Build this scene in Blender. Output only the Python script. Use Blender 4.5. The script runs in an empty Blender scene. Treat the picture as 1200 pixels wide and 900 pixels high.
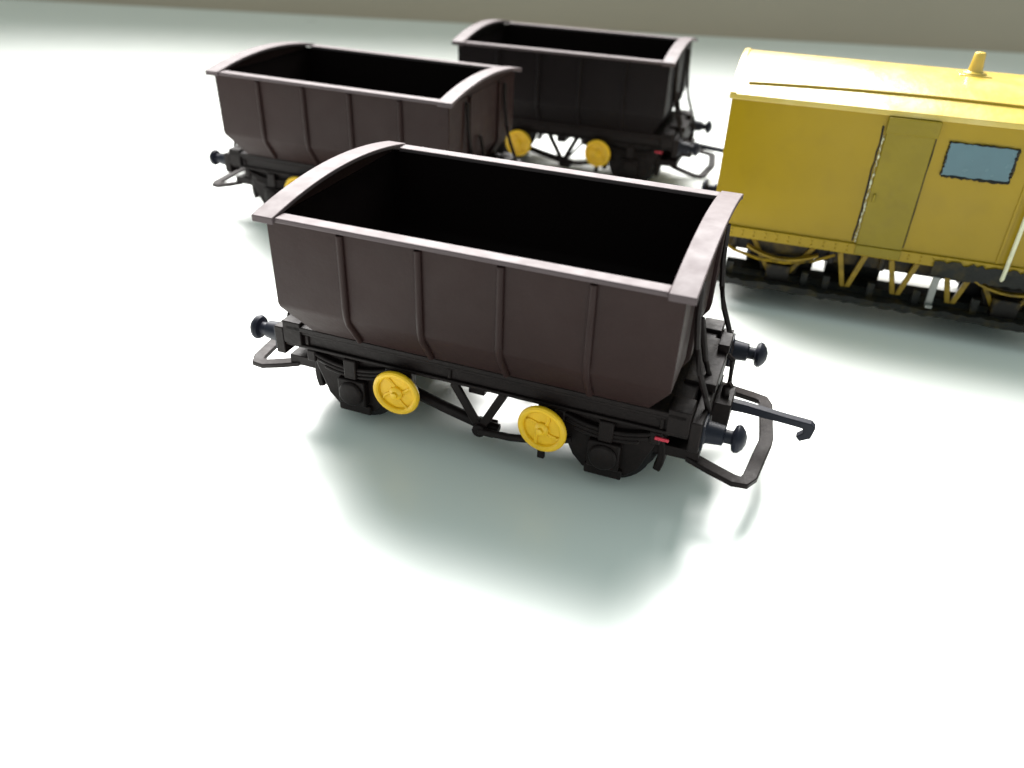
import bpy, bmesh, math, random
from mathutils import Vector, Matrix
random.seed(4)
S=bpy.context.scene
COL=S.collection
# ------------------------------------------------------------ materials
def mat(name,col,rough=.5,var=.15,scale=3.0,bump=.02,bscale=40,spec=.5,metal=0,dust_glare=0.0,dust_glare_col=(.35,.32,.3),coat=0,dscale=26):  # random blotches: grime on most paints, painted glare on the van roof
    m=bpy.data.materials.new(name);m.use_nodes=True
    nt=m.node_tree;N=nt.nodes;L=nt.links
    b=N['Principled BSDF']
    tc=N.new('ShaderNodeTexCoord')
    n1=N.new('ShaderNodeTexNoise');n1.inputs['Scale'].default_value=scale;n1.inputs['Detail'].default_value=6
    L.new(tc.outputs['Object'],n1.inputs['Vector'])
    mx=N.new('ShaderNodeMix');mx.data_type='RGBA'
    mx.inputs['A'].default_value=tuple(c*(1-var) for c in col)+(1,)
    mx.inputs['B'].default_value=tuple(min(1,c*(1+var)) for c in col)+(1,)
    L.new(n1.outputs['Fac'],mx.inputs['Factor'])
    out=mx.outputs['Result']
    if dust_glare>0:
        n3=N.new('ShaderNodeTexNoise');n3.inputs['Scale'].default_value=dscale;n3.inputs['Detail'].default_value=8
        L.new(tc.outputs['Object'],n3.inputs['Vector'])
        cr=N.new('ShaderNodeValToRGB');cr.color_ramp.elements[0].position=.5;cr.color_ramp.elements[1].position=.72
        L.new(n3.outputs['Fac'],cr.inputs['Fac'])
        ml=N.new('ShaderNodeMath');ml.operation='MULTIPLY';ml.inputs[1].default_value=dust_glare
        L.new(cr.outputs['Color'],ml.inputs[0])
        m2=N.new('ShaderNodeMix');m2.data_type='RGBA'
        L.new(ml.outputs[0],m2.inputs['Factor']);L.new(out,m2.inputs['A']);m2.inputs['B'].default_value=dust_glare_col+(1,)
        out=m2.outputs['Result']
    L.new(out,b.inputs['Base Color'])
    mr=N.new('ShaderNodeMapRange');mr.inputs['To Min'].default_value=rough*.8;mr.inputs['To Max'].default_value=min(1,rough*1.25)
    n4=N.new('ShaderNodeTexNoise');n4.inputs['Scale'].default_value=scale*3
    L.new(tc.outputs['Object'],n4.inputs['Vector']);L.new(n4.outputs['Fac'],mr.inputs['Value'])
    L.new(mr.outputs['Result'],b.inputs['Roughness'])
    b.inputs['Specular IOR Level'].default_value=spec;b.inputs['Metallic'].default_value=metal
    b.inputs['Coat Weight'].default_value=coat
    n2=N.new('ShaderNodeTexNoise');n2.inputs['Scale'].default_value=bscale;n2.inputs['Detail'].default_value=4
    L.new(tc.outputs['Object'],n2.inputs['Vector'])
    bp=N.new('ShaderNodeBump');bp.inputs['Strength'].default_value=.35;bp.inputs['Distance'].default_value=bump
    L.new(n2.outputs['Fac'],bp.inputs['Height']);L.new(bp.outputs['Normal'],b.inputs['Normal'])
    return m
M_brown=mat('brown_paint',(.0190,.0092,.0086),.45,.2,1.0,.008,18,spec=.11,dust_glare=.08,dust_glare_col=(.034,.020,.018))
M_cap=mat('brown_capping_sheen',(.070,.053,.056),.55,.06,1.5,.004,24,spec=.16)  # lighter mauve than the body: sheen on the rims put into the colour
M_black=mat('black_brown_paint',(.006,.004,.0044),.5,.2,1.0,.008,18,spec=.08,dust_glare=.06,dust_glare_col=(.015,.012,.012))
M_inner=mat('tub_shade_black',(.0045,.0025,.0025),.65,.2,1.0,.008,18,spec=.04)  # near-black colour stands in for the shade inside the tub
M_under=mat('black_brown_plastic',(.0085,.0053,.0053),.5,.35,4,.014,20,spec=.13,dust_glare=.2,dust_glare_col=(.018,.012,.011),dscale=8)
M_buf=mat('blue_black_buffer_paint',(.009,.010,.017),.45,.2,5,.006,20,spec=.16)
M_wheel=mat('dark_metal_wheel',(.015,.013,.014),.45,.2,4,.004,30,metal=.2,spec=.2)
M_hw=mat('yellow_handwheel_paint',(.74,.44,.008),.42,.2,6,.012,20)
M_red=mat('red_paint',(.45,.015,.04),.5)
M_yel=mat('yellow_paint',(.285,.185,.003),.34,.16,.6,.010,7,spec=.22,dust_glare=.25,dust_glare_col=(.20,.13,.005),dscale=2.2)
M_yroof=mat('yellow_roof_glare',(.50,.35,.04),.33,.14,.8,.012,8,spec=.8,dust_glare=.4,dust_glare_col=(.62,.52,.22),coat=.6,dscale=1.4)  # brighter than the sides, with whitish glare painted in as blotches
M_yrib=mat('yellow_roof_rib_paint',(.34,.22,.01),.4,.2,4,.01,12,spec=.4)
M_ydark=mat('olive_yellow_door',(.205,.150,.006),.4,.16,2,.012,12,spec=.22,dust_glare=.35,dust_glare_col=(.14,.10,.010),dscale=4)
M_yunder=mat('yellow_underframe_paint',(.24,.15,.006),.45,.4,4,.014,16,spec=.3,dust_glare=.98,dust_glare_col=(.015,.011,.005),dscale=3.5)
M_stain=mat('yellow_stained_black_plastic',(.009,.007,.006),.45,.35,4,.014,16,dust_glare=.9,dust_glare_col=(.09,.057,.006),dscale=2.6,spec=.2)
M_glass=mat('blue_grey_glazing',(.062,.125,.152),.25,.2,2,.002,6,spec=.3)
M_white=mat('chipped_white_paint',(.62,.60,.42),.5,.2,8)
M_grey=mat('bare_grey_metal',(.22,.22,.21),.4,.2,6,metal=.4)
M_blackp=mat('black_smudge_paint',(.010,.010,.009),.5,.3,6,spec=.2,dust_glare=.95,dust_glare_col=(.04,.030,.01),dscale=4)

# ------------------------------------------------------------ mesh helpers
def box(bm,x0,x1,y0,y1,z0,z1):
    v=[bm.verts.new(p) for p in [(x0,y0,z0),(x1,y0,z0),(x1,y1,z0),(x0,y1,z0),(x0,y0,z1),(x1,y0,z1),(x1,y1,z1),(x0,y1,z1)]]
    for f in [(3,2,1,0),(4,5,6,7),(0,1,5,4),(1,2,6,5),(2,3,7,6),(3,0,4,7)]: bm.faces.new([v[i] for i in f])
def prism(bm,pts,axis,a,b):
    def P(p,t): return {'x':(t,p[0],p[1]),'y':(p[0],t,p[1]),'z':(p[0],p[1],t)}[axis]
    A=[bm.verts.new(P(p,a)) for p in pts];B=[bm.verts.new(P(p,b)) for p in pts];n=len(pts)
    bm.faces.new(A[::-1]);bm.faces.new(B)
    for i in range(n): bm.faces.new([A[i],A[(i+1)%n],B[(i+1)%n],B[i]])
def lathe(bm,prof,center,axis='x',seg=28):
    rings=[];c=Vector(center)
    for t,r in prof:
        ring=[]
        for i in range(seg):
            a=2*math.pi*i/seg;u,w=r*math.cos(a),r*math.sin(a)
            o={'x':(t,u,w),'y':(u,t,w),'z':(u,w,t)}[axis]
            ring.append(bm.verts.new(c+Vector(o)))
        rings.append(ring)
    for k in range(len(rings)-1):
        for i in range(seg): bm.faces.new([rings[k][i],rings[k][(i+1)%seg],rings[k+1][(i+1)%seg],rings[k+1][i]])
    bm.faces.new(rings[0][::-1]);bm.faces.new(rings[-1])
def tube(bm,pts,r,seg=8,flat=1.0):
    pts=[Vector(p) for p in pts];rings=[]
    rs=r if isinstance(r,list) else [r]*len(pts)
    up=Vector((0,0,1))
    for i,p in enumerate(pts):
        d=(pts[min(i+1,len(pts)-1)]-pts[max(i-1,0)]).normalized();r=rs[i]
        s=d.cross(up)
        if s.length<.3: s=d.cross(Vector((0,1,0)))
        s.normalize();t=s.cross(d).normalized()
        rings.append([bm.verts.new(p+s*r*math.cos(2*math.pi*k/seg)+t*r*flat*math.sin(2*math.pi*k/seg)) for k in range(seg)])
    for k in range(len(rings)-1):
        for i in range(seg): bm.faces.new([rings[k][i],rings[k][(i+1)%seg],rings[k+1][(i+1)%seg],rings[k+1][i]])
    bm.faces.new(rings[0][::-1]);bm.faces.new(rings[-1])
def strap(bm,pts,w,th):
    pts=[Vector(p) for p in pts];R=[]
    for i,p in enumerate(pts):
        d=(pts[min(i+1,len(pts)-1)]-pts[max(i-1,0)]);d.z=0;d.normalize()
        s=Vector((-d.y,d.x,0))*w/2;u=Vector((0,0,th/2))
        R.append([bm.verts.new(q) for q in (p-s-u,p+s-u,p+s+u,p-s+u)])
    for k in range(len(R)-1):
        for i in range(4): bm.faces.new([R[k][i],R[k][(i+1)%4],R[k+1][(i+1)%4],R[k+1][i]])
    bm.faces.new(R[0][::-1]);bm.faces.new(R[-1])
def torus(bm,c,R,r,axis='y',seg=32,ms=8):
    c=Vector(c);g=[]
    for i in range(seg):
        a=2*math.pi*i/seg;row=[]
        for j in range(ms):
            b=2*math.pi*j/ms;q=R+r*math.cos(b);t=r*math.sin(b)
            o={'y':(q*math.cos(a),t,q*math.sin(a)),'x':(t,q*math.cos(a),q*math.sin(a)),'z':(q*math.cos(a),q*math.sin(a),t)}[axis]
            row.append(bm.verts.new(c+Vector(o)))
        g.append(row)
    for i in range(seg):
        for j in range(ms): bm.faces.new([g[i][j],g[(i+1)%seg][j],g[(i+1)%seg][(j+1)%ms],g[i][(j+1)%ms]])
def mk(name,build,material,parent=None,bevel=.012,smooth=True,label=None):
    bm=bmesh.new();build(bm)
    bmesh.ops.recalc_face_normals(bm,faces=bm.faces)
    me=bpy.data.meshes.new(name);bm.to_mesh(me);bm.free()
    me.materials.append(material)
    o=bpy.data.objects.new(name,me);COL.objects.link(o)
    if smooth:
        for p in me.polygons: p.use_smooth=True
        try: me.set_sharp_from_angle(angle=math.radians(35))
        except Exception: pass
    if bevel:
        b=o.modifiers.new('edge','BEVEL');b.width=bevel;b.segments=2;b.limit_method='ANGLE';b.angle_limit=math.radians(40)
    if parent: o.parent=parent
    if label:o['label']=label
    return o
def empty(name):
    e=bpy.data.objects.new(name,None);e.empty_display_size=.5;COL.objects.link(e);return e

# ------------------------------------------------------------ wagon
H=3.33
wagon=empty('tippler_wagon')
def ring(bm,hx,hy,z): return [bm.verts.new(p) for p in [(-hx,-hy,z),(hx,-hy,z),(hx,hy,z),(-hx,hy,z)]]
PROF=[(H-.03,2.71,1.70),(2.10,2.702,1.695),(2.03,2.69,1.675),(1.56,2.42,1.36)]
def wallf(bm,Q):
    for k in range(len(Q)-1):
        for i in range(4): bm.faces.new([Q[k][i],Q[k][(i+1)%4],Q[k+1][(i+1)%4],Q[k+1][i]])
def b_tub(bm):
    R=[ring(bm,hx,hy,z) for z,hx,hy in PROF]
    I=[ring(bm,hx-.08,hy-.08,max(z,1.66)) for z,hx,hy in PROF]
    wallf(bm,R);wallf(bm,I)
    bm.faces.new(R[-1]);bm.faces.new(I[-1])
    for i in range(4): bm.faces.new([R[0][i],R[0][(i+1)%4],I[0][(i+1)%4],I[0][i]])
    for s in (-1,1):
        RP=[(H-.06,1.70),(2.28,1.70),(2.14,1.69),(2.00,1.655),(1.80,1.52),(1.60,1.39)]
        for x in (-1.63,-.55,.53,1.66):
            tube(bm,[(x,(hy+.012)*s,z) for z,hy in RP],.050,12)
        for y in (-.75,.75):
            out=[(hx*s+.06*s,z) for z,hx,hy in PROF];inn=[((hx-.03)*s,z) for z,hx,hy in PROF[::-1]]
            out[0]=(out[0][0],H-.06);out[-1]=(out[-1][0],1.61);inn[0]=(inn[0][0],1.61);inn[-1]=(inn[-1][0],H-.06)
            prism(bm,out+inn,'y',y-.05,y+.05)
        n=16;top=[(-1.6+3.2*i/n,H-.01+.18*(1-(abs(-1.6+3.2*i/n)/1.8)**2)) for i in range(n+1)]
        prism(bm,[(-1.6,H-.2)]+top+[(1.6,H-.2)],'x',s*2.634,s*2.700)
tub=mk('wagon_body',b_tub,M_brown,wagon,.014)
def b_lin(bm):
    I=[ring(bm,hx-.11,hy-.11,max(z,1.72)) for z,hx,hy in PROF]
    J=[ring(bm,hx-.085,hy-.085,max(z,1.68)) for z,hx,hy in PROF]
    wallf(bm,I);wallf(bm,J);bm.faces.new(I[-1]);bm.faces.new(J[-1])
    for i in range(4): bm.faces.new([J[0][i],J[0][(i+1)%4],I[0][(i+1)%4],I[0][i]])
mk('tub_shade_liner',b_lin,M_inner,tub,0)  # added liner that carries the painted interior shade
def b_cap(s):
    def f(bm):
        n=24;T=[];B=[]
        for i in range(n+1):
            y=-1.82+3.64*i/n;z=H-.02+.19*(1-(abs(y)/1.82)**2)
            T.append((y,z+.06));B.append((y,z))
        B[0]=(B[0][0],B[0][1]-.03);B[-1]=(B[-1][0],B[-1][1]-.03)
        prism(bm,T+B[::-1],'x',s*2.52,s*2.83)
    return f
for s in (-1,1):
    mk('end_capping',b_cap(s),M_cap,tub,.010)
def b_rail(s):
    def f(bm): box(bm,-2.515,2.515,*(sorted((s*1.575,s*1.785))),H-.029,H+.035)
    return f
for s in (-1,1): mk('side_capping',b_rail(s),M_cap,tub,.014)

def b_chassis(bm):
    box(bm,-2.9,2.9,-1.34,1.34,1.47,1.545)
    for s in (-1,1):
        a,b=sorted((s*1.16,s*1.26));box(bm,-2.95,2.95,a,b,1.22,1.467)
        a,b=sorted((s*1.20,s*1.31));box(bm,-2.95,2.95,a,b,1.19,1.24)
        a,b=sorted((s*1.262,s*1.31));box(bm,-2.95,2.95,a,b,1.41,1.463)
        for x in (-2.6,-.35,2.6):
            a,b=sorted((s*1.262,s*1.29));box(bm,x-.03,x+.03,a,b,1.245,1.405)
        a,b=sorted((s*2.955,s*3.10));box(bm,a,b,-1.34,1.34,1.04,1.48)
        for t in (-1,1):
            y0,y1=sorted((t*.98,t*1.34));a,b=sorted((s*2.66,s*2.953))
            box(bm,a,b,y0,y1,1.245,1.60)
    box(bm,-2.9,2.9,-.35,.35,.95,1.465)
    for x in (-1.9,0,1.9): box(bm,x-.12,x+.12,-1.15,1.15,1.0,1.463)
    box(bm,-1.2,1.2,-.8,.8,1.05,1.46)
chassis=mk('chassis_frame',b_chassis,M_under,wagon,.018)
def b_buf(s,t):
    def f(bm):
        c=(s*3.10,t*1.13,1.26)
        pr=[(-.01,.17),(.04,.17),(.05,.15),(.26,.13),(.27,.09),(.36,.09),(.38,.16),(.42,.185),(.46,.175),(.51,.12),(.54,.05)]
        lathe(bm,[(s*a,r) for a,r in pr],c,'x',24)
        box(bm,*sorted((s*3.103,s*3.135)),t*1.13-.18,t*1.13+.18,1.08,1.44)
    return f
for s in (-1,1):
    for t in (-1,1): mk('buffer',b_buf(s,t),M_buf,wagon,.006)
WR=.66
def b_wheel(y,s):
    def f(bm):
        pr=[(-.16,.50),(-.16,.60),(.06,.60),(.08,WR),(.15,WR),(.16,.58),(.12,.48),(.02,.46),(.02,.16),(.12,.15),(.12,.05)]
        lathe(bm,[(-s*a,r) for a,r in pr],(0,y,WR),'y',40)
    return f
for x in (-1.9,1.9):
    ax=mk('axle',lambda bm:lathe(bm,[(-1.2,.03),(-1.15,.06),(1.15,.06),(1.2,.03)],(0,0,WR),'y',12),M_wheel,wagon,0)
    ax.location=(x,0,0)
    for s in (-1,1): mk('wheel',b_wheel(s*.86,s),M_wheel,ax,.006)
def b_guard(s):
    def f(bm):
        y0,y1=sorted((s*1.08,s*1.20))
        prism(bm,[(-.72,1.21),(.72,1.21),(.62,.85),(.46,.45),(.30,.28),(-.30,.28),(-.46,.45),(-.62,.85)],'y',y0,y1)
        a,b=sorted((s*1.202,s*1.33));box(bm,-.22,.22,a,b,.42,.84)
        lathe(bm,[(s*.0,.20),(s*.04,.19),(s*.06,.13),(s*.07,.04)],(0,s*1.332,.62),'y',20)
        box(bm,-.26,.26,*sorted((s*1.202,s*1.27)),.25,.40)
        for k,(hl,zz) in enumerate([(.66,1.06),(.56,1.00),(.44,.94)]):
            n=10;T=[];B=[]
            for i in range(n+1):
                x=-hl+2*hl*i/n;z=zz-.08+.12*(x/.6)**2
                T.append((x,z+.058));B.append((x,z))
            prism(bm,T+B[::-1],'y',*sorted((s*1.205,s*1.30)))
        for x in (-.64,.64): box(bm,x-.07,x+.07,*sorted((s*1.205,s*1.31)),1.0,1.185)
        box(bm,-.10,.10,*sorted((s*1.205,s*1.33)),.86,1.18)
        for q in (-1,1):
            pts=[]
            for i in range(7):
                a=math.radians(-20+62*i/6);pts.append((q*.67*math.cos(a),WR+.67*math.sin(a)))
            for i in range(7):
                a=math.radians(42-62*i/6);pts.append((q*.78*math.cos(a),WR+.78*math.sin(a)))
            prism(bm,pts,'y',*sorted((s*.76,s*1.07)))
            box(bm,q*.72-.06,q*.72+.06,*sorted((s*.85,s*1.0)),.95,1.25)
    return f
for x in (-1.9,1.9):
    for s in (-1,1):
        g=mk('axle_guard',b_guard(s),M_under,wagon,.028);g.location=(x,0,0)
def b_brake(s):
    def f(bm):
        y0,y1=sorted((s*1.25,s*1.31))
        c=(.12,.54)
        for x in (-.28,.46):
            d=Vector((c[0]-x,c[1]-1.2));n=Vector((-d.y,d.x)).normalized()*.06
            prism(bm,[(x-n.x,1.2-n.y),(x+n.x,1.2+n.y),(c[0]+n.x,c[1]+n.y),(c[0]-n.x,c[1]-n.y)],'y',y0+(0 if x<0 else .003),y1+(0 if x<0 else .003))
        lathe(bm,[(-.06,.10),(.06,.10)],(c[0],s*1.30,c[1]),'y',14)
        tube(bm,[(-1.30,s*1.05,.80),(-.5,s*1.12,.64),(c[0],s*1.15,.52),(.35,s*1.15,.50)],.085,8)
        tube(bm,[(c[0],s*1.34,.54),(.6,s*1.36,.58),(1.1,s*1.38,.68),(1.45,s*1.3,.76)],.055,8)
        tube(bm,[(c[0],-1.1,.50),(c[0],1.1,.50)],.04,8)
        box(bm,.0,.28,*sorted((s*1.0,s*1.2)),.36,.55)
        for x in (-1.08,1.08):
            tube(bm,[(x,s*1.2,.93),(x,s*1.40,.93)],.06,10)
            box(bm,x-.14,x+.14,*sorted((s*1.2,s*1.26)),.60,1.185)
        box(bm,1.02,1.12,*sorted((s*1.38,s*1.44)),.42,.60)
    return f
for s in (-1,1): mk('brake_linkage',b_brake(s),M_under,wagon,.012)
def b_hand(bm):
    lathe(bm,[(.03,.30),(-.002,.30)],(0,0,0),'y',36)
    torus(bm,(0,-.015,0),.305,.048,'y',36,10)
    lathe(bm,[(.05,.11),(-.04,.10),(-.06,.08),(-.07,.05),(-.11,.045),(-.12,.02)],(0,0,0),'y',18)
    for k in range(4):
        a0=k*math.pi/2+.5;p=[]
        for i in range(5):
            r=.07+.21*i/4;a=a0+.4*i/4
            p.append((r*math.cos(a),-.006,r*math.sin(a)))
        tube(bm,p,.028,6)
for x,rot,tl in ((-1.08,.3,.05),(1.08,1.2,-.06)):
    o=mk('handwheel',b_hand,M_hw,wagon,0);o.location=(x,-1.45,.93);o.rotation_euler=(.04,rot,tl)
mk('red_marker',lambda bm:box(bm,2.54,2.72,-1.345,-1.312,1.10,1.145),M_red,wagon,.008)
def b_stan(s,y,top):
    def f(bm):
        x=s
        tube(bm,[(x*2.76,y,top),(x*2.78,y,2.7),(x*2.83,y,2.3),(x*2.92,y,1.95),(x*3.04,y,1.65),(x*3.12,y,1.4),(x*3.13,y,1.05)],.04,8)
    return f
for s in (-1,1):
    for y,tp in ((-.95,3.2),(1.0,3.2)):
        mk('end_stanchion',b_stan(s,y,tp),M_under,wagon,0)
def b_ledge(s):
    def f(bm):
        box(bm,*sorted((s*2.70,s*3.12)),-.55,.75,1.48,1.60)
        box(bm,*sorted((s*2.98,s*3.14)),.35,.75,1.60,1.72)
        tube(bm,[(s*3.0,-.3,1.55),(s*2.9,-.3,1.80),(s*2.76,-.3,2.4)],.045,6)
        tube(bm,[(s*3.0,.65,1.5),(s*3.20,.65,1.35),(s*3.22,.64,.90)],.045,6)
    return f
for s in (-1,1): mk('end_bracing',b_ledge(s),M_under,wagon,.01)
def b_bow(s):
    def f(bm):
        P=[(2.95,-.98,.72),(3.25,-1.02,.64),(3.58,-1.07,.57),(3.72,-1.05,.56),(3.78,-.92,.56),(3.88,-.05,.56),(3.88,.05,.56),(3.78,.92,.56),(3.72,1.05,.56),(3.58,1.07,.57),(3.25,1.02,.64),(2.95,.98,.72)]
        strap(bm,[(s*a,b,c) for a,b,c in P],.19,.08)
    return f
def b_hook(s):
    def f(bm):
        w=.06
        pts=[(2.9,1.12),(3.5,1.10),(4.05,1.05),(4.40,1.03),(4.46,.97),(4.43,.80),(4.30,.72),(4.24,.78),(4.32,.86),(4.30,.93),(4.0,.95),(3.5,.97),(2.9,.95)]
        prism(bm,[(s*a,b) for a,b in pts],'y',-w,w)
    return f
def b_mount(s):
    def f(bm):
        box(bm,*sorted((s*3.103,s*3.34)),-.26,.26,.76,1.16)
        box(bm,*sorted((s*2.3,s*3.10)),-1.06,1.06,.70,.86)
        box(bm,*sorted((s*2.5,s*3.0)),-.5,.5,.86,1.035)
        tube(bm,[(s*3.22,0,1.1),(s*3.22,0,1.28),(s*3.28,0,1.34)],.06,8)
    return f
for s in (-1,1):
    c=mk('coupling',b_mount(s),M_under,wagon,.015)
    mk('coupling_bow',b_bow(s),M_under,c,.015)
    if s>0: mk('coupling_hook',b_hook(s),M_buf,c,.01)
wagon['label']='brown open tippler wagon with yellow handwheels on white table'
wagon['category']='model wagon';wagon['group']='open model wagons on the table'

def dup(src,swap=None):
    e=src.copy();COL.objects.link(e)
    def rec(a,b):
        for ch in a.children:
            c=ch.copy();COL.objects.link(c);c.parent=b
            if swap and c.data and c.data.materials and c.data.materials[0] in swap:
                if c.data.name not in cache:
                    d=c.data.copy();d.materials[0]=swap[c.data.materials[0]];cache[c.data.name]=d
                c.data=cache[c.data.name]
            rec(ch,c)
    cache={}
    rec(src,e);return e
w2=dup(wagon);w3=dup(wagon,{M_brown:M_black})
def place(o,x,y,a): o.location=(x,y,0);o.rotation_euler=(0,0,a)
place(wagon,-.098,10.587,-.347);place(w2,-3.336,18.464,-.359);place(w3,1.405,22.911,-.314)
w3['label']='blackish open tippler wagon with two yellow handwheels, coupling hook out'

# ------------------------------------------------------------ van
van=empty('brake_van')
LV=6.8;WV=3.4;ZE=3.88;ZB=1.33
def b_vbody(bm):
    box(bm,0,LV,0,WV,ZB,ZE)
    box(bm,.0,4.15,-.05,-.002,ZB+.0,ZB+.20)
    box(bm,4.152,LV,-.05,-.002,ZB+.0,ZB+.20)
    for x in [0.20+.21*i for i in range(31)]:
        for dz in (.06,.14):
            lathe(bm,[(-.049,.020),(-.070,.013)],(x,0,ZB+dz),'y',8)
vb=mk('van_body',b_vbody,M_yel,van,.02)
AR=.40
def roofz(y):
    q=min(1,abs(2*(y+.02)/(WV+.04)-1));return ZE+AR*(1-q**2.2)
def b_vroof(bm):
    n=28;T=[];B=[]
    for i in range(n+1):
        y=-.02+(WV+.04)*i/n
        T.append((y,roofz(y)+.035));B.append((y,roofz(y)-.02))
    T[0]=(T[0][0]+.01,T[0][1]);B[0]=(B[0][0],ZE-.05);B[-1]=(B[-1][0],ZE-.05)
    prism(bm,T+B[::-1],'x',-.05,LV+.05)
    prism(bm,[(.02+(WV-.04)*i/n,roofz(.02+(WV-.04)*i/n)-.015) for i in range(n+1)]+[(WV-.02,ZE-.03),(.02,ZE-.03)],'x',.01,LV-.01)
    T2=[(y,z+.025) for y,z in T];prism(bm,T2+[(y,z-.002) for y,z in T][::-1],'x',-.048,.06)
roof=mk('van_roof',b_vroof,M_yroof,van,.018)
def b_strip(bm):
    pp=[]
    for i in range(17):
        x=.22+(LV-.44)*i/16;q=(x-LV/2)/(LV/2)
        y=.42-.14*q*q;pp.append((x,y,roofz(y)+.038))
    tube(bm,pp,.034,8)
mk('rain_strip',b_strip,M_yrib,roof,0)
def b_chim(bm):
    z=ZE+AR+.035
    lathe(bm,[(-.03,.21),(.035,.20),(.05,.125),(.20,.105),(.34,.095),(.36,.08),(.37,.04)],(3.98,1.7,z),'z',20)
    box(bm,3.72,4.24,1.46,1.94,z-.02,z+.010)
mk('chimney',b_chim,M_yroof,roof,.004)
def b_door(bm):
    box(bm,2.64,3.42,-.055,-.003,ZB+.203,3.78)
    box(bm,2.64,3.42,-.080,-.052,ZB+.02,ZB+.202)
    box(bm,2.62,3.45,-.075,-.003,3.55,3.82)
door=mk('van_door',b_door,M_ydark,van,.012,label='olive yellow plain door with chipped white edge')
def b_scuff(bm):
    n=60;P=[];R=[]
    for i in range(n+1):
        P.append((2.615+random.uniform(-.012,.012),-.010,ZB+.22+(3.5-ZB-.22)*i/n))
        R.append(random.choice([.002,.003,.008,.014,.022]))
    tube(bm,P,R,5)
mk('door_edge_trim',b_scuff,M_white,door,0)
def b_gap(bm):
    n=14;tube(bm,[(2.575+random.uniform(-.012,.012),-.004,ZB+.25+(3.6-ZB-.2)*i/n) for i in range(n+1)],.018,5)
    tube(bm,[(3.435+random.uniform(-.006,.006),-.002,ZB+.25+(3.5-ZB-.2)*i/n) for i in range(n+1)],.014,5)
mk('door_gap_line',b_gap,M_stain,door,0)
mk('door_handle',lambda bm:(box(bm,2.70,2.74,-.095,-.056,2.35,2.5)),M_ydark,door,.008)
def b_vwin(bm): box(bm,3.66,4.71,-.03,-.004,2.95,3.52)
win=mk('van_window',b_vwin,M_glass,van,.004)
def b_wfr(bm):
    x0,x1,z0,z1=3.66,4.71,2.95,3.52
    def rough(a,b,r):
        n=22;P=[]
        for i in range(n+1):
            t=i/n;P.append((a[0]+(b[0]-a[0])*t+random.uniform(-.010,.010),-.026,a[1]+(b[1]-a[1])*t+random.uniform(-.010,.010)))
        tube(bm,P,[r*random.uniform(.4,1.5) for _ in P],6)
    rough((x0,z0),(x0,z1),.017);rough((x1,z0),(x1,z1),.023);rough((x0,z0),(x1,z0),.023);rough((x0,z1),(x1,z1),.012)
mk('window_frame',b_wfr,M_blackp,win,0)
mk('corner_handrail',lambda bm:tube(bm,[(5.14,-.02,3.05),(5.14,-.10,3.0),(5.14,-.11,2.2),(5.14,-.11,1.5),(5.14,-.10,1.30),(5.14,-.04,1.25)],.036,8),M_white,van,0)
mk('body_panel_strip',lambda bm:box(bm,4.96,5.01,-.022,-.003,ZB+.21,3.8),M_yel,van,.008)
def b_smudge(bm):
    n=40;T=[];B=[]
    for i in range(n+1):
        x=4.0+(LV-4.0)*i/n;T.append((x,ZB+.12+random.uniform(-.04,.05)*min(1,i/3)));B.append((x,ZB-.16+random.uniform(-.03,.02)))
    prism(bm,T+B[::-1],'y',-.088,-.077)
mk('solebar_smudge',b_smudge,M_blackp,van,0,label='black painted patch on the yellow solebar')
def b_vch(bm):
    box(bm,.05,LV-.05,.25,.36,1.0,ZB-.003);box(bm,.05,LV-.05,WV-.36,WV-.25,.92,ZB-.003)
    box(bm,.02,.2,.2,WV-.2,.9,ZB-.003);box(bm,LV-.2,LV-.02,.2,WV-.2,.9,ZB-.003)
    box(bm,.3,LV-.3,1.0,2.4,.85,ZB-.003)
    box(bm,.3,2.5,.6,2.8,.9,ZB-.003)
    for x in (.5,2.3,3.2,4.2): box(bm,x-.05,x+.05,.16,.247,1.0,ZB-.01)
vf=mk('underframe',b_vch,M_stain,van,.015)
def b_pipe(bm):
    tube(bm,[(.15,.18,1.18),(.5,.10,1.02),(1.0,.06,.92),(1.5,.06,.92),(2.0,.10,1.02),(2.35,.18,1.18)],.03,6)
mk('spring_hoop',b_pipe,M_yunder,vf,0)
def b_foot(bm):
    n=60;T=[];B=[]
    for i in range(n+1):
        x=.15+(LV-.45)*i/n;T.append((x,.55+random.uniform(-.02,.03)));B.append((x,.43+random.uniform(-.025,.02)))
    prism(bm,T+B[::-1],'y',-.215,-.18)
    box(bm,.15,LV-.3,-.178,.14,.45,.53)
    for x in (.5,1.9,2.3,3.1,3.9,4.9,6.0): box(bm,x-.06,x+.06,.0,.12,.533,.80)
    box(bm,.4,LV-.5,.25,.7,.30,.60)
    box(bm,2.3,3.3,.9,1.9,.45,.848)
mk('footboard',b_foot,M_blackp,van,0)
def b_vg(bm):
    y0,y1=.20,.26
    for q in (-1,1):
        prism(bm,[(q*.60,ZB-.1),(q*.50,ZB-.1),(q*.10,.60),(q*.20,.60)],'y',y0,y1)
    n=10;T=[];B=[]
    for i in range(n+1):
        x=-.66+1.32*i/n;z=.94+.18*(x/.66)**2
        T.append((x,z+.05));B.append((x,z))
    prism(bm,T+B[::-1],'y',.05,.18)
def b_vg2(bm):
    box(bm,-.22,.22,.02,.197,.50,.86)
    prism(bm,[(-.5,1.2),(.5,1.2),(.3,.5),(-.3,.5)],'y',.30,.36)
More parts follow.
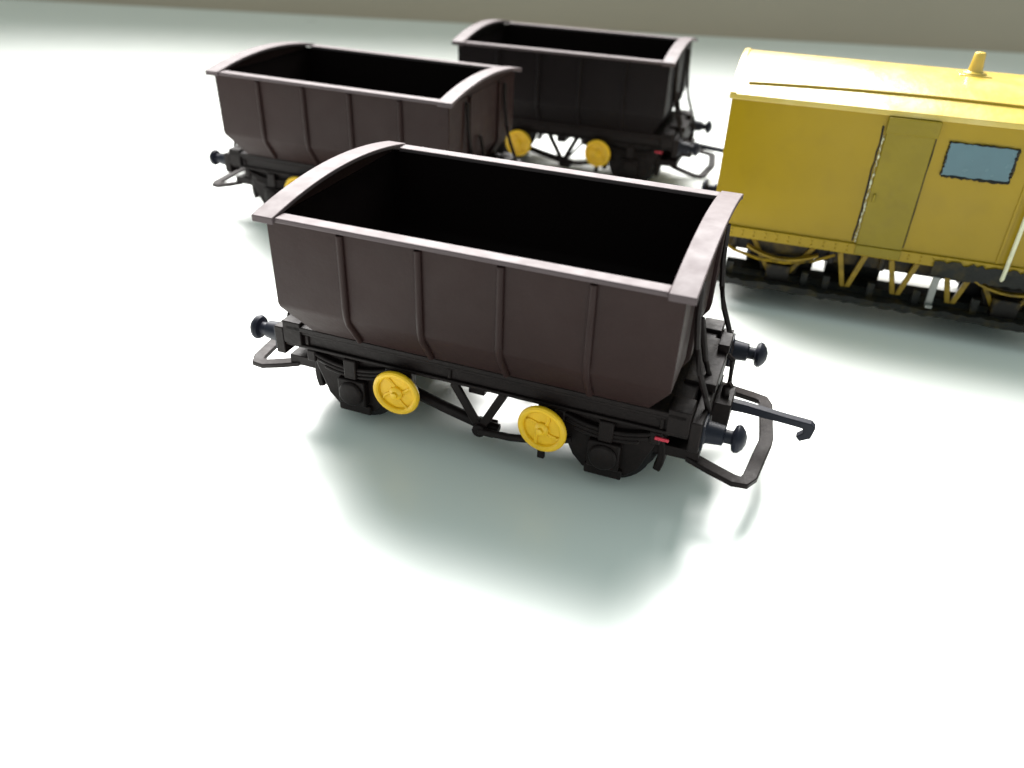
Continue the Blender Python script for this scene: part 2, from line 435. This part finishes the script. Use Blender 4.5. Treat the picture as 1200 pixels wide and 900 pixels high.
for x in (1.4,5.4):
    g=mk('axle_guard',b_vg,M_yunder,van,.01);g.location=(x,0,0)
    mk('axle_box',b_vg2,M_stain,g,.02)
    ax=mk('axle',lambda bm:lathe(bm,[(-1.2,.03),(-1.15,.06),(1.15,.06),(1.2,.03)],(0,0,WR),'y',12),M_wheel,van,0)
    ax.location=(x,WV/2,0)
    for s in (-1,1): mk('wheel',b_wheel(s*.82,s),M_wheel,ax,.006)
def b_vhang(bm):
    for q in (-1,1):
        prism(bm,[(q*.27,ZB-.05),(q*.17,ZB-.05),(q*.0,.62),(q*.09,.62)],'y',.08+q*.002,.15+q*.002)
for x in (2.65,3.55,4.5):
    g=mk('step_hanger',b_vhang,M_yunder,van,.008);g.location=(x,0,0)
mk('step_bracket',lambda bm:(box(bm,4.05,4.17,-.15,-.09,.62,1.17),box(bm,4.05,4.17,-.26,-.152,.60,.66)),M_grey,van,.01)
def b_vbuf(s,y):
    def f(bm):
        c=(0.02 if s<0 else LV-.02,y,1.25)
        pr=[(-.01,.18),(.05,.18),(.06,.14),(.26,.12),(.27,.08),(.40,.08),(.42,.18),(.45,.20),(.49,.18),(.53,.10)]
        lathe(bm,[(s*a,r) for a,r in pr],c,'x',20)
    return f
for s in (-1,1):
    for y in (.57,2.83): mk('buffer',b_vbuf(s,y),M_buf,van,.005)
def b_vcoup(bm):
    box(bm,-.15,.02,.9,2.5,.75,.98)
    strap(bm,[(0,.95,.80),(-.2,.80,.72),(-.52,.75,.66),(-.68,.90,.64),(-.77,1.7,.64),(-.68,2.5,.64),(-.52,2.65,.66),(-.2,2.6,.72),(0,2.45,.80)],.15,.07)
    prism(bm,[(0,1.10),(-.9,1.05),(-1.25,1.0),(-1.27,.76),(-1.1,.72),(-1.12,.88),(0,.94)],'y',1.66,1.74)
mk('coupling',b_vcoup,M_under,van,.008)
place(van,3.694,15.027,-.308)
van['label']='yellow brake van with blue-grey window, roof chimney and door'
van['category']='model van'

# ------------------------------------------------------------ setting
M_table=mat('white_satin_table',(.855,.875,.85),.30,.02,.35,.006,4,spec=.5)
def b_table(bm):
    box(bm,-90,90,-30,90,-2,0)
t=mk('table_top',b_table,M_table,None,0);t['kind']='structure'
M_wall=mat('taupe_wall',(.42,.345,.27),.7,.12,.06,.02,3)
def b_wall(bm):
    P=[]
    for i in range(13):
        a=math.radians(90*i/12);P.append((-5*(1-math.sin(a)),.01+5*(1-math.cos(a))))
    prism(bm,P+[(0,70),(3,70),(3,.01)],'x',-90,90)
wl=mk('back_wall',b_wall,M_wall,None,0);wl['kind']='structure';wl.location=(0,51.0,0);wl.rotation_euler=(0,0,-.09)

# ------------------------------------------------------------ light
wd=bpy.data.worlds.new('World');S.world=wd;wd.use_nodes=True
nt=wd.node_tree;bg=nt.nodes['Background'];bg.inputs['Strength'].default_value=.66
bg.inputs['Color'].default_value=(.80,.975,.935,1)
def area(name,loc,target,sx,sy,power,col,spread):
    l=bpy.data.lights.new(name,'AREA');l.shape='RECTANGLE';l.size=sx;l.size_y=sy;l.energy=power;l.color=col;l.spread=math.radians(spread)
    o=bpy.data.objects.new(name,l);COL.objects.link(o);o.location=loc
    d=Vector(target)-Vector(loc);o.rotation_euler=d.to_track_quat('-Z','Y').to_euler();return o
area('window_light',(-6,38,35),(-6,0,9),44,34,60000,(1,.985,.965),92)

# ------------------------------------------------------------ camera
cd=bpy.data.cameras.new('camera');cam=bpy.data.objects.new('camera',cd);COL.objects.link(cam)
cd.sensor_width=36;cd.lens=962.26/1200*36;cd.clip_end=500;cd.clip_start=.1
p=.567;ro=-.038
right=Vector((1,0,0));up=Vector((0,math.sin(p),math.cos(p)));fw=Vector((0,math.cos(p),-math.sin(p)))
X=math.cos(ro)*right-math.sin(ro)*up;Y=math.sin(ro)*right+math.cos(ro)*up;Z=-fw
m=Matrix((X,Y,Z)).transposed().to_4x4();m.translation=Vector((0,0,7.246));cam.matrix_world=m
cd.dof.use_dof=True;cd.dof.focus_distance=11.5;cd.dof.aperture_fstop=.25
S.camera=cam
S.view_settings.view_transform='Standard';S.view_settings.look='None';S.view_settings.exposure=0
